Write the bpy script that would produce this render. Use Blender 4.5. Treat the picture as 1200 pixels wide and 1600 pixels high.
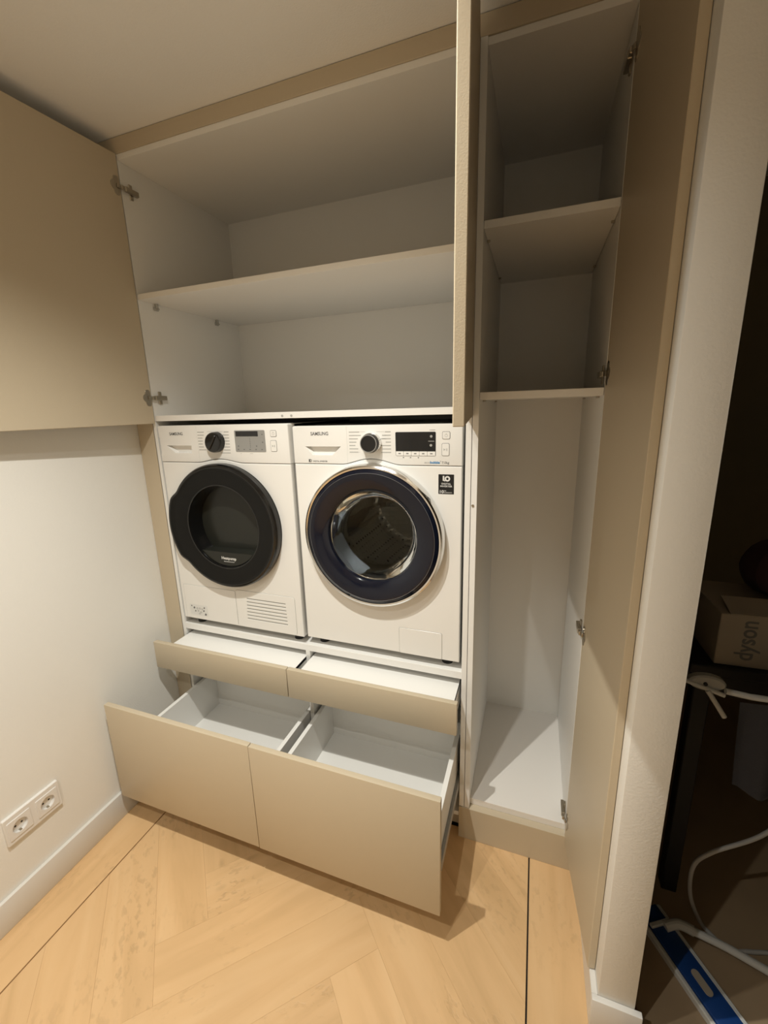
import bpy, bmesh, math, random
from mathutils import Matrix, Vector
random.seed(4)
for o in list(bpy.data.objects): bpy.data.objects.remove(o)
S = bpy.context.scene
COL = S.collection
PI = math.pi

# ------------------------------------------------------------------ camera
def make_camera():
    f, ppx, ppy = 665.64, 589.49, 796.50
    yaw, pitch, roll = -0.3572, -0.2338, -0.0307
    fwd = Vector((math.sin(yaw)*math.cos(pitch), math.cos(yaw)*math.cos(pitch), math.sin(pitch)))
    right = Vector((math.cos(yaw), -math.sin(yaw), 0))
    up = right.cross(fwd)
    R = right*math.cos(roll) + up*math.sin(roll)
    U = -right*math.sin(roll) + up*math.cos(roll)
    cd = bpy.data.cameras.new('camera')
    cd.sensor_fit = 'HORIZONTAL'; cd.sensor_width = 36
    cd.lens = f/1200*36
    cd.shift_x = (600-ppx)/1200; cd.shift_y = (ppy-800)/1200
    cd.clip_start = 0.02
    co = bpy.data.objects.new('camera', cd); COL.objects.link(co)
    m = Matrix((R, U, -fwd)).transposed().to_4x4()
    m.translation = Vector((1.5372, -1.3313, 1.6195))
    co.matrix_world = m
    S.camera = co
make_camera()

# ------------------------------------------------------------------ world, lamps, exposure
w = bpy.data.worlds.new('world'); S.world = w; w.use_nodes = True
w.node_tree.nodes['Background'].inputs[0].default_value = (0.9, 0.8, 0.65, 1)
w.node_tree.nodes['Background'].inputs[1].default_value = 0.01
S.view_settings.view_transform = 'Standard'
S.view_settings.look = 'None'
S.view_settings.gamma = 1
S.view_settings.exposure = 0.08
LAMP = (1.0, 0.98, 0.90)
def spot(name, x, y, energy, cone=124, blend=1.0, z=2.555, r=0.012):
    l = bpy.data.lights.new(name, 'SPOT'); l.energy = energy; l.color = LAMP
    l.spot_size = math.radians(cone); l.spot_blend = blend; l.shadow_soft_size = r
    o = bpy.data.objects.new(name, l); o.location = (x, y, z); COL.objects.link(o)
spot('ceiling_or_fill_spot', 0.893, -0.845, 104)
spot('ceiling_or_fill_spot', 1.127, -0.88, 27)
spot('ceiling_or_fill_spot', 0.88, -1.65, 52)
# unseen fill spots added behind the camera to strengthen the bounced light
spot('ceiling_or_fill_spot', 0.60, -2.85, 75, cone=92)
spot('ceiling_or_fill_spot', 0.60, -3.60, 75, cone=92)

# ------------------------------------------------------------------ materials
def mat(name, col, rough=0.5, metal=0.0, spec=0.5, noise=0.0, nscale=8, bump=0.0, bscale=200, **kw):
    m = bpy.data.materials.new(name); m.use_nodes = True
    nt = m.node_tree; b = nt.nodes['Principled BSDF']
    b.inputs['Base Color'].default_value = (*col, 1)
    b.inputs['Roughness'].default_value = rough
    b.inputs['Metallic'].default_value = metal
    b.inputs['Specular IOR Level'].default_value = spec
    for k, v in kw.items():
        b.inputs[k.replace('_', ' ')].default_value = v
    tc = nt.nodes.new('ShaderNodeTexCoord')
    if noise:
        n = nt.nodes.new('ShaderNodeTexNoise'); n.inputs['Scale'].default_value = nscale
        n.inputs['Detail'].default_value = 4
        nt.links.new(tc.outputs['Object'], n.inputs['Vector'])
        r = nt.nodes.new('ShaderNodeMapRange')
        r.inputs['To Min'].default_value = 1-noise; r.inputs['To Max'].default_value = 1+noise
        nt.links.new(n.outputs['Fac'], r.inputs['Value'])
        mx = nt.nodes.new('ShaderNodeVectorMath'); mx.operation = 'SCALE'
        mx.inputs[0].default_value = col
        nt.links.new(r.outputs['Result'], mx.inputs['Scale'])
        nt.links.new(mx.outputs['Vector'], b.inputs['Base Color'])
    if bump:
        n = nt.nodes.new('ShaderNodeTexNoise'); n.inputs['Scale'].default_value = bscale
        n.inputs['Detail'].default_value = 3
        nt.links.new(tc.outputs['Object'], n.inputs['Vector'])
        bp = nt.nodes.new('ShaderNodeBump'); bp.inputs['Strength'].default_value = bump
        bp.inputs['Distance'].default_value = 0.002
        nt.links.new(n.outputs['Fac'], bp.inputs['Height'])
        nt.links.new(bp.outputs['Normal'], b.inputs['Normal'])
    return m
M = {}
M['paint'] = mat('wall_paint', (0.83, 0.815, 0.77), 0.75, noise=0.015, nscale=3, bump=0.25, bscale=160)
M['ceiling'] = mat('ceiling_paint', (0.86, 0.84, 0.80), 0.85, noise=0.02, nscale=4, bump=0.3, bscale=200)
M['white'] = mat('white_melamine', (0.84, 0.83, 0.80), 0.42, noise=0.01, nscale=5, bump=0.08, bscale=300)
M['edge'] = mat('white_edge_band', (0.82, 0.79, 0.75), 0.4)
M['beige'] = mat('greige_lacquer', (0.55, 0.468, 0.342), 0.42, noise=0.015, nscale=4, bump=0.12, bscale=350)
M['beige_edge'] = mat('greige_edge_band', (0.62, 0.52, 0.38), 0.4)
M['skirt'] = mat('white_skirting', (0.74, 0.72, 0.68), 0.35)
M['appliance'] = mat('white_enamel', (0.82, 0.81, 0.78), 0.25, noise=0.006)
M['appliance_grey'] = mat('pale_grey_plastic', (0.50, 0.50, 0.49), 0.4)
M['gap'] = mat('near_black_gap', (0.03, 0.03, 0.03), 0.7)  # near-black, used for the floor inlay lines and socket pin holes
M['seam'] = mat('grey_seam', (0.35, 0.35, 0.33), 0.6)
M['black'] = mat('gloss_black_plastic', (0.006, 0.006, 0.006), 0.16)
M['black_satin'] = mat('satin_black_plastic', (0.007, 0.007, 0.0065), 0.36, spec=0.16)
M['smoke'] = mat('smoked_black_panel', (0.020, 0.021, 0.017), 0.22, spec=0.3)
M['navy'] = mat('navy_gloss_ring', (0.004, 0.006, 0.015), 0.12, spec=0.35, Coat_Weight=0.15, Coat_Roughness=0.03)
M['chrome'] = mat('polished_chrome', (0.75, 0.75, 0.74), 0.10, 1.0)
M['steel'] = mat('hinge_nickel', (0.45, 0.41, 0.34), 0.30, 1.0, noise=0.05, nscale=60)
M['screen'] = mat('dark_screen', (0.008, 0.008, 0.009), 0.12)
M['silver'] = mat('silver_panel', (0.33, 0.33, 0.32), 0.35, 0.3)
M['print'] = mat('grey_print', (0.16, 0.16, 0.16), 0.6)
M['print_light'] = mat('pale_print', (0.42, 0.42, 0.40), 0.6)
M['print_white'] = mat('white_print', (0.72, 0.72, 0.70), 0.6)
M['print_blue'] = mat('blue_print', (0.03, 0.22, 0.48), 0.6)
M['rubber'] = mat('grey_door_gasket', (0.26, 0.27, 0.29), 0.40)
M['foot'] = mat('black_rubber_foot', (0.01, 0.01, 0.01), 0.7)
M['socket'] = mat('white_socket_plastic', (0.78, 0.76, 0.73), 0.28)
M['clip'] = mat('clear_grey_clip', (0.42, 0.42, 0.40), 0.25)
M['shaded_wall'] = mat('shaded_closet_paint', (0.22, 0.185, 0.12), 0.85, noise=0.05, bump=0.2)  # whitish wall paint, darkened in colour to carry the closet's shade
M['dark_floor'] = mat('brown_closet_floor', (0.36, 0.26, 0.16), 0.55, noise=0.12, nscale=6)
M['threshold'] = mat('reddish_brown_threshold', (0.16, 0.055, 0.02), 0.5)
M['card'] = mat('pale_cardboard', (0.40, 0.35, 0.28), 0.8, noise=0.04)
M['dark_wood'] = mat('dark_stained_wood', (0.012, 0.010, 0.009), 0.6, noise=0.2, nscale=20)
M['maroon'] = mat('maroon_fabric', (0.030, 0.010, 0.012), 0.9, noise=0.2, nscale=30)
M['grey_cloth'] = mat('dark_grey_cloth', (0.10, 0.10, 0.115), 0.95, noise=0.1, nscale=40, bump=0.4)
M['white_tube'] = mat('white_tube_plastic', (0.62, 0.62, 0.60), 0.4)
M['hose_grey'] = mat('pale_grey_hose', (0.45, 0.44, 0.42), 0.5)
M['blue'] = mat('blue_plastic', (0.012, 0.055, 0.22), 0.35)

def glass_mat():
    m = bpy.data.materials.new('clear_door_glass'); m.use_nodes = True
    b = m.node_tree.nodes['Principled BSDF']
    b.inputs['Base Color'].default_value = (0.72, 0.76, 0.78, 1)
    b.inputs['Roughness'].default_value = 0.0
    b.inputs['IOR'].default_value = 1.16
    b.inputs['Transmission Weight'].default_value = 1.0
    return m
M['glass'] = glass_mat()

def drum_mat():
    m = bpy.data.materials.new('perforated_drum_steel'); m.use_nodes = True
    nt = m.node_tree; b = nt.nodes['Principled BSDF']
    b.inputs['Metallic'].default_value = 1; b.inputs['Roughness'].default_value = 0.32
    tc = nt.nodes.new('ShaderNodeTexCoord')
    v = nt.nodes.new('ShaderNodeTexVoronoi'); v.inputs['Scale'].default_value = 60
    v.inputs['Randomness'].default_value = 0.1
    nt.links.new(tc.outputs['Object'], v.inputs['Vector'])
    r = nt.nodes.new('ShaderNodeValToRGB')
    r.color_ramp.elements[0].position = 0.16; r.color_ramp.elements[0].color = (0.10, 0.10, 0.09, 1)
    r.color_ramp.elements[1].position = 0.28; r.color_ramp.elements[1].color = (0.55, 0.53, 0.48, 1)
    nt.links.new(v.outputs['Distance'], r.inputs['Fac'])
    nt.links.new(r.outputs['Color'], b.inputs['Base Color'])
    bp = nt.nodes.new('ShaderNodeBump'); bp.inputs['Distance'].default_value = 0.004
    nt.links.new(v.outputs['Distance'], bp.inputs['Height'])
    nt.links.new(bp.outputs['Normal'], b.inputs['Normal'])
    return m
M['drum'] = drum_mat()

def oak_mat():
    m = bpy.data.materials.new('light_oak'); m.use_nodes = True
    nt = m.node_tree; L = nt.links; b = nt.nodes['Principled BSDF']
    N = nt.nodes.new
    tc = N('ShaderNodeTexCoord'); oi = N('ShaderNodeObjectInfo')
    add = N('ShaderNodeVectorMath'); add.operation = 'MULTIPLY_ADD'
    cmb = N('ShaderNodeCombineXYZ')
    for k in range(3): L.new(oi.outputs['Random'], cmb.inputs[k])
    L.new(cmb.outputs[0], add.inputs[0]); add.inputs[1].default_value = (17, 9, 5)
    L.new(tc.outputs['Object'], add.inputs[2])
    mp = N('ShaderNodeMapping'); mp.inputs['Scale'].default_value = (1.2, 9, 9)
    L.new(add.outputs[0], mp.inputs['Vector'])
    n1 = N('ShaderNodeTexNoise'); n1.inputs['Scale'].default_value = 1.6; n1.inputs['Detail'].default_value = 6
    n1.inputs['Distortion'].default_value = 0.6
    L.new(mp.outputs[0], n1.inputs['Vector'])
    cr = N('ShaderNodeValToRGB')
    e = cr.color_ramp.elements
    e[0].position = 0.28; e[0].color = (0.625, 0.405, 0.200, 1)
    e[1].position = 0.74; e[1].color = (0.750, 0.508, 0.272, 1)
    e2 = e.new(0.5); e2.color = (0.705, 0.462, 0.236, 1)
    L.new(n1.outputs['Fac'], cr.inputs['Fac'])
    # cloudy tone change over the board, uneven along and across
    n2 = N('ShaderNodeTexNoise'); n2.inputs['Scale'].default_value = 3.0; n2.inputs['Detail'].default_value = 3
    L.new(add.outputs[0], n2.inputs['Vector'])
    mr = N('ShaderNodeMapRange'); mr.inputs['To Min'].default_value = 0.91; mr.inputs['To Max'].default_value = 1.08
    L.new(n2.outputs['Fac'], mr.inputs['Value'])
    rr = N('ShaderNodeMapRange'); rr.inputs['To Min'].default_value = 0.98; rr.inputs['To Max'].default_value = 1.02
    L.new(oi.outputs['Random'], rr.inputs['Value'])
    mm = N('ShaderNodeMath'); mm.operation = 'MULTIPLY'
    L.new(mr.outputs[0], mm.inputs[0]); L.new(rr.outputs[0], mm.inputs[1])
    # knots
    mk = N('ShaderNodeMapping'); mk.inputs['Scale'].default_value = (2.2, 4.0, 4)
    L.new(add.outputs[0], mk.inputs['Vector'])
    vo = N('ShaderNodeTexVoronoi'); vo.inputs['Scale'].default_value = 1.3
    L.new(mk.outputs[0], vo.inputs['Vector'])
    kr = N('ShaderNodeMapRange'); kr.inputs['From Min'].default_value = 0.0; kr.inputs['From Max'].default_value = 0.07
    kr.inputs['To Min'].default_value = 0.80; kr.inputs['To Max'].default_value = 1.0
    L.new(vo.outputs['Distance'], kr.inputs['Value'])
    m2 = N('ShaderNodeMath'); m2.operation = 'MULTIPLY'
    L.new(mm.outputs[0], m2.inputs[0]); L.new(kr.outputs[0], m2.inputs[1])
    # small dark dents and flecks gathered in patches
    mf = N('ShaderNodeMapping'); mf.inputs['Scale'].default_value = (34, 62, 60)
    L.new(add.outputs[0], mf.inputs['Vector'])
    vf = N('ShaderNodeTexNoise'); vf.inputs['Scale'].default_value = 1.0; vf.inputs['Detail'].default_value = 3
    L.new(mf.outputs[0], vf.inputs['Vector'])
    nf = N('ShaderNodeTexNoise'); nf.inputs['Scale'].default_value = 2.6
    L.new(add.outputs[0], nf.inputs['Vector'])
    th = N('ShaderNodeMapRange'); th.inputs['From Min'].default_value = 0.50; th.inputs['From Max'].default_value = 0.66
    L.new(nf.outputs['Fac'], th.inputs['Value'])
    dn = N('ShaderNodeMapRange'); dn.inputs['From Min'].default_value = 0.54; dn.inputs['From Max'].default_value = 0.66
    L.new(vf.outputs['Fac'], dn.inputs['Value'])
    lt = N('ShaderNodeMath'); lt.operation = 'MULTIPLY'
    L.new(dn.outputs[0], lt.inputs[0]); L.new(th.outputs[0], lt.inputs[1])
    fk = N('ShaderNodeMapRange'); fk.inputs['To Min'].default_value = 1.0; fk.inputs['To Max'].default_value = 0.84
    L.new(lt.outputs[0], fk.inputs['Value'])
    m3 = N('ShaderNodeMath'); m3.operation = 'MULTIPLY'
    L.new(m2.outputs[0], m3.inputs[0]); L.new(fk.outputs[0], m3.inputs[1])
    sc = N('ShaderNodeVectorMath'); sc.operation = 'SCALE'
    L.new(cr.outputs['Color'], sc.inputs[0]); L.new(m3.outputs[0], sc.inputs['Scale'])
    L.new(sc.outputs[0], b.inputs['Base Color'])
    b.inputs['Roughness'].default_value = 0.42
    bp = N('ShaderNodeBump'); bp.inputs['Strength'].default_value = 0.35; bp.inputs['Distance'].default_value = 0.002
    ad = N('ShaderNodeMath'); ad.operation = 'SUBTRACT'
    L.new(n1.outputs['Fac'], ad.inputs[0]); L.new(lt.outputs[0], ad.inputs[1])
    L.new(ad.outputs[0], bp.inputs['Height']); L.new(bp.outputs['Normal'], b.inputs['Normal'])
    return m
M['oak'] = oak_mat()

# ------------------------------------------------------------------ helpers
def B(): return bmesh.new()
def box(bm, x0, x1, y0, y1, z0, z1, bev=0.0, seg=1, mx=None):
    t = bmesh.new()
    bmesh.ops.create_cube(t, size=1)
    for v in t.verts:
        v.co = Vector(((x0+x1)/2+v.co.x*(x1-x0), (y0+y1)/2+v.co.y*(y1-y0), (z0+z1)/2+v.co.z*(z1-z0)))
    if bev:
        bmesh.ops.bevel(t, geom=t.edges[:], offset=bev, segments=seg, affect='EDGES', profile=0.5)
    merge(bm, t, mx)
    return bm
def merge(bm, t, mx=None):
    if mx is not None: bmesh.ops.transform(t, matrix=mx, verts=t.verts)
    me = bpy.data.meshes.new('tmp'); t.to_mesh(me); t.free(); bm.from_mesh(me); bpy.data.meshes.remove(me)
def prism(bm, pts, y0, y1, bev=0.0, mx=None, seg=1):
    """pts: outline in (x, z), extruded from y0 (front) to y1; bev rounds the front rim"""
    t = bmesh.new()
    a = [t.verts.new((p[0], y0, p[1])) for p in pts]
    b = [t.verts.new((p[0], y1, p[1])) for p in pts]
    f = t.faces.new(a); t.faces.new(list(reversed(b)))
    n = len(pts)
    for i in range(n): t.faces.new((a[i], b[i], b[(i+1) % n], a[(i+1) % n]))
    bmesh.ops.recalc_face_normals(t, faces=t.faces)
    if bev:
        bmesh.ops.bevel(t, geom=[e for e in f.edges], offset=bev, segments=seg, affect='EDGES', profile=0.5)
    merge(bm, t, mx); return bm
def rrect(x0, x1, z0, z1, r, n=5):
    P = []
    for cx, cz, a0 in ((x1-r, z1-r, 0), (x0+r, z1-r, 90), (x0+r, z0+r, 180), (x1-r, z0+r, 270)):
        for k in range(n+1):
            a = math.radians(a0+90*k/n); P.append((cx+r*math.cos(a), cz+r*math.sin(a)))
    return P
def circ(cx, cz, r, n=32): return [(cx+r*math.cos(2*PI*k/n), cz+r*math.sin(2*PI*k/n)) for k in range(n)]
def lathe(bm, cx, cz, prof, n=72, rf=None, close=False):
    """prof: list of (radius, y); axis along Y through (cx, cz); rf(theta, r) may alter the radius"""
    t = bmesh.new(); rings = []
    for r, y in prof:
        if r < 1e-6: rings.append([t.verts.new((cx, y, cz))]); continue
        ring = []
        for k in range(n):
            a = 2*PI*k/n; rr = rf(a, r) if rf else r
            ring.append(t.verts.new((cx+rr*math.cos(a), y, cz+rr*math.sin(a))))
        rings.append(ring)
    if close: rings.append(rings[0])
    for A, C in zip(rings, rings[1:]):
        for k in range(n):
            k2 = (k+1) % n
            if len(A) == 1 and len(C) > 1: t.faces.new((A[0], C[k2], C[k]))
            elif len(C) == 1 and len(A) > 1: t.faces.new((A[k], A[k2], C[0]))
            elif len(A) > 1: t.faces.new((A[k], A[k2], C[k2], C[k]))
    bmesh.ops.recalc_face_normals(t, faces=t.faces)
    merge(bm, t); return bm
def tube(bm, pts, r, n=10):
    """a round tube along a polyline"""
    t = bmesh.new(); pts = [Vector(p) for p in pts]; rings = []
    prev = None
    for i, p in enumerate(pts):
        d = (pts[min(i+1, len(pts)-1)]-pts[max(i-1, 0)]).normalized()
        u = d.orthogonal().normalized() if prev is None else (prev-d*prev.dot(d)).normalized()
        prev = u; v = d.cross(u)
        rings.append([t.verts.new(p+(u*math.cos(2*PI*k/n)+v*math.sin(2*PI*k/n))*r) for k in range(n)])
    for A, C in zip(rings, rings[1:]):
        for k in range(n): t.faces.new((A[k], A[(k+1) % n], C[(k+1) % n], C[k]))
    t.faces.new(rings[0]); t.faces.new(rings[-1])
    bmesh.ops.recalc_face_normals(t, faces=t.faces)
    merge(bm, t); return bm
def curve_pts(P, n=8):
    """Catmull-Rom through the given points"""
    P = [Vector(p) for p in P]; Q = [P[0]]+P+[P[-1]]; out = []
    for i in range(1, len(Q)-2):
        p0, p1, p2, p3 = Q[i-1:i+3]
        for k in range(n):
            s = k/n
            out.append(0.5*((2*p1)+(p2-p0)*s+(2*p0-5*p1+4*p2-p3)*s*s+(3*p1-p0-3*p2+p3)*s**3))
    out.append(P[-1]); return out
def root_loc(o):
    while o.parent: o = o.parent
    return o.location
def obj(name, bm, m, parent=None, smooth=True, ang=25):
    me = bpy.data.meshes.new(name)
    if parent is not None:
        bmesh.ops.translate(bm, verts=bm.verts, vec=-root_loc(parent))
    bm.to_mesh(me); bm.free()
    o = bpy.data.objects.new(name, me); COL.objects.link(o)
    me.materials.append(M[m] if isinstance(m, str) else m)
    if parent is not None: o.parent = parent
    if name in STUFF and 'lettering' not in name: o['kind'] = 'stuff'
    if smooth:
        for p in me.polygons: p.use_smooth = True
        me.set_sharp_from_angle(angle=math.radians(ang))
    return o
def recentre(o):
    """put a top-level mesh's origin at the middle of its base"""
    me = o.data; xs = [v.co for v in me.vertices]
    c = Vector(((min(v.x for v in xs)+max(v.x for v in xs))/2, (min(v.y for v in xs)+max(v.y for v in xs))/2, min(v.z for v in xs)))
    me.transform(Matrix.Translation(-c)); o.location = c; return o
def thing(name, label, cat, loc, group=None):
    o = bpy.data.objects.new(name, None); COL.objects.link(o)
    o.empty_display_size = 0.1; o.location = loc
    o['label'] = label; o['category'] = cat
    if group: o['group'] = group
    return o
STUFF = {'dial_marking', 'dial_tick', 'key_marking', 'screen_marking', 'display_marking', 'pictogram', 'panel_marking', 'earth_contact', 'pin_hole', 'button_symbol', 'brand_lettering', 'sticker_lettering', 'door_lettering', 'technology_lettering', 'capacity_lettering', 'box_lettering', 'sticker_emblem'}
def tag(o, label, cat, group=None):
    o['label'] = label; o['category'] = cat
    if group: o['group'] = group
    return o
def struct(name, bm, m, parent=None):
    o = obj(name, bm, m, parent)
    if parent is None: o['kind'] = 'structure'
    return o
def text_bm(s, x, z, y, size, width=None, bold=0.0, depth=0.0003, align='LEFT', rot=0.0):
    """lettering facing -Y with its baseline start at (x, z)"""
    cu = bpy.data.curves.new('t', 'FONT'); cu.body = s; cu.size = size; cu.offset = bold
    cu.extrude = depth; cu.align_x = align; cu.resolution_u = 3
    to = bpy.data.objects.new('t', cu); COL.objects.link(to)
    bpy.context.view_layer.update()
    me = bpy.data.meshes.new_from_object(to.evaluated_get(bpy.context.evaluated_depsgraph_get()))
    bpy.data.objects.remove(to); bpy.data.curves.remove(cu)
    t = bmesh.new(); t.from_mesh(me); bpy.data.meshes.remove(me)
    if width:
        xs = [v.co.x for v in t.verts]; w0 = max(xs)-min(xs)
        for v in t.verts: v.co.x *= width/w0
    bmesh.ops.transform(t, matrix=Matrix.Translation((x, y, z)) @ Matrix.Rotation(PI/2, 4, 'X') @ Matrix.Rotation(rot, 4, 'Z'), verts=t.verts)
    return t
def carve(o, cutters):
    for cb in cutters:
        me = bpy.data.meshes.new('c'); cb.to_mesh(me); cb.free()
        c = bpy.data.objects.new('c', me); COL.objects.link(c)
        c.location = root_loc(o)*-1
        md = o.modifiers.new('b', 'BOOLEAN'); md.operation = 'DIFFERENCE'; md.object = c; md.solver = 'EXACT'
        # the carved object's own vertices are already relative to its root
        c.parent = None
        par = o.parent; o.parent = None
        bpy.context.view_layer.update()
        nm = bpy.data.meshes.new_from_object(o.evaluated_get(bpy.context.evaluated_depsgraph_get()))
        o.modifiers.clear(); o.data = nm; o.parent = par
        bpy.data.objects.remove(c)
    for p in o.data.polygons: p.use_smooth = True
    o.data.set_sharp_from_angle(angle=math.radians(25))

# ------------------------------------------------------------------ key dimensions (metres)
ZC = 2.562            # ceiling
ZB = 2.5125           # underside of the top filler, top of the doors
XL = 0.104            # inner face of the left carcass side
XP = 1.3364           # inner face of the right laundry side
XT0, XT1 = 1.3748, 1.705   # tall cabinet inner faces
XW = 1.766            # left face of the partition
DY = 0.592            # back panels
BACK = 0.66           # wall behind the cabinets
YR = -4.2             # far end of the hall behind the camera
SK = 0.111

# ------------------------------------------------------------------ the setting
struct('wall_left', box(B(), -0.12, 0.0, YR, BACK+0.1, 0, ZC), 'paint')
struct('wall_back', box(B(), -0.12, 1.851, BACK, BACK+0.1, 0, ZC), 'paint')
struct('wall_front', box(B(), -0.12, 3.4, YR-0.1, YR, 0, ZC), 'paint')
t = B(); box(t, XW, 1.851, -0.407, BACK, 0, ZC, 0.0025, 2)
struct('wall_right', t, 'paint')
struct('wall_hall_right', box(B(), 1.95, 2.05, YR, -1.15, 0, ZC), 'paint')
struct('wall_closet_far', box(B(), 1.851, 3.3, 1.3, 1.4, 0, ZC), 'shaded_wall')
struct('wall_closet_right', box(B(), 3.2, 3.3, -1.35, 1.3, 0, ZC), 'shaded_wall')
struct('wall_closet_near', box(B(), 2.05, 3.2, -1.25, -1.15, 0, ZC), 'shaded_wall')
struct('wall_closet_left', box(B(), 1.8515, 1.853, -0.395, 1.3, 0.12, ZC), 'shaded_wall')
struct('ceiling', box(B(), -0.12, 3.4, YR-0.1, 1.4, ZC, ZC+0.1), 'ceiling')

floor = struct('floor', box(B(), -0.12, 1.851, YR-0.1, BACK+0.1, -0.1, -0.014), 'gap')
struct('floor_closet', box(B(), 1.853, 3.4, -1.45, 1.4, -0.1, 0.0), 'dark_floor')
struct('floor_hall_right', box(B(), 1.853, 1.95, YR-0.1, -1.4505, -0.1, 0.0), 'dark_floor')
struct('trim_threshold', box(B(), 1.8515, 1.878, -1.15, -0.30, 0.0, 0.006, 0.002), 'threshold')

# boards: herringbone field between two straight borders and black inlay lines
GX0, GX1 = 0.162, 1.595
def clip(poly, ax, lim, keep_less):
    out = []
    for i in range(len(poly)):
        a, b2 = poly[i], poly[(i+1) % len(poly)]
        ina = (a[ax] <= lim) if keep_less else (a[ax] >= lim)
        inb = (b2[ax] <= lim) if keep_less else (b2[ax] >= lim)
        if ina: out.append(a)
        if ina != inb:
            s = (lim-a[ax])/(b2[ax]-a[ax]); out.append((a[0]+(b2[0]-a[0])*s, a[1]+(b2[1]-a[1])*s))
    return out
def area(p): return abs(sum(p[i][0]*p[(i+1) % len(p)][1]-p[(i+1) % len(p)][0]*p[i][1] for i in range(len(p))))/2
def plank(poly, ang):
    """a board of its own, its grain along its own X axis"""
    cx = sum(p[0] for p in poly)/len(poly); cy = sum(p[1] for p in poly)/len(poly)
    c, s = math.cos(-ang), math.sin(-ang)
    t = bmesh.new()
    loc = [((p[0]-cx)*c-(p[1]-cy)*s, (p[0]-cx)*s+(p[1]-cy)*c) for p in poly]
    if sum(loc[i][0]*loc[(i+1) % len(loc)][1]-loc[(i+1) % len(loc)][0]*loc[i][1] for i in range(len(loc))) < 0: loc.reverse()
    top = [t.verts.new((x, y, 0)) for x, y in loc]
    bot = [t.verts.new((x, y, -0.013)) for x, y in loc]
    f = t.faces.new(top); t.faces.new(list(reversed(bot)))
    n = len(loc)
    for i in range(n): t.faces.new((top[i], bot[i], bot[(i+1) % n], top[(i+1) % n]))
    bmesh.ops.recalc_face_normals(t, faces=t.faces)
    bmesh.ops.bevel(t, geom=list(f.edges), offset=0.0002, segments=1, affect='EDGES')
    me = bpy.data.meshes.new('plank'); t.to_mesh(me); t.free()
    o = bpy.data.objects.new('plank', me); COL.objects.link(o)
    me.materials.append(M['oak']); o.parent = floor
    o.location = (cx, cy, random.uniform(-0.0002, 0)); o.rotation_euler = (0, 0, ang)
Wd, Ln = 0.157, 0.785
P0, Q0 = 0.354-Wd*5, -1.134      # a board corner in the 45 degree frame
def pq(p, q): return ((p-q)/math.sqrt(2), (p+q)/math.sqrt(2))
g = 0.00012
for i in range(-24, 25):
    for j in range(-8, 9):
        # classic herringbone: a horizontal and a vertical board per cell
        p = P0+i*Wd+j*2*Ln*0; q = Q0+i*Wd
        ph = P0+i*Wd+j*2*Ln; qh = Q0+i*Wd
        for kind in (0, 1):
            if kind == 0: r = (ph, ph+Ln, qh-Wd, qh)
            else: r = (ph+Ln, ph+Ln+Wd, qh-Ln, qh)
            c4 = [pq(r[0]+g, r[2]+g), pq(r[1]-g, r[2]+g), pq(r[1]-g, r[3]-g), pq(r[0]+g, r[3]-g)]
            for ax, lim, less in ((0, GX0+0.0025, False), (0, GX1-0.0025, True), (1, -3.9, False), (1, 0.03, True)):
                c4 = clip(c4, ax, lim, less) if len(c4) > 2 else []
            if len(c4) > 2 and area(c4) > 0.0012: plank(c4, PI/4 if kind == 0 else 3*PI/4)
for x0, x1 in ((0.001, GX0-0.0025), (GX1+0.0025, XW-0.001)):
    for y0, y1 in ((-3.9, -1.21), (-1.209, 0.03)):
        plank([(x0, y0), (x1, y0), (x1, y1), (x0, y1)], PI/2)
plank([(XW, -3.9), (1.8505, -3.9), (1.8505, -0.43), (XW, -0.43)], PI/2)

struct('baseboard_left', box(B(), 0, 0.014, YR, 0.0, 0, SK, 0.002, 2), 'skirt')
t = B(); box(t, XW-0.015, XW, -0.407, -0.003, 0, SK, 0.0015); box(t, XW-0.015, 1.866, -0.422, -0.407, 0, SK, 0.002, 2)
struct('baseboard_right', t, 'skirt')
struct('baseboard_front', box(B(), 0.0, 1.95, YR, YR+0.014, 0, SK, 0.002), 'skirt')

# fillers of the fitted cupboard wall
struct('trim_left', box(B(), 0.0015, XL-0.0145, 0.0, 0.02, 0.0, ZB-0.001, 0.0006), 'beige')
struct('trim_top', box(B(), 0.0015, XW-0.001, -0.004, 0.016, ZB+0.0005, ZC-0.002, 0.0006), 'beige')
struct('trim_right', box(B(), 1.7245, XW-0.001, 0.0, 0.02, 0.13, ZB-0.001, 0.0006), 'beige')
struct('trim_plinth', box(B(), 1.3365, XW-0.001, -0.008, 0.36, 0.0, 0.142, 0.0008), 'beige')
struct('trim_plinth_laundry', box(B(), 0.10, 1.336, 0.045, 0.06, 0.0, 0.09, 0.0008), 'beige')

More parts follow.
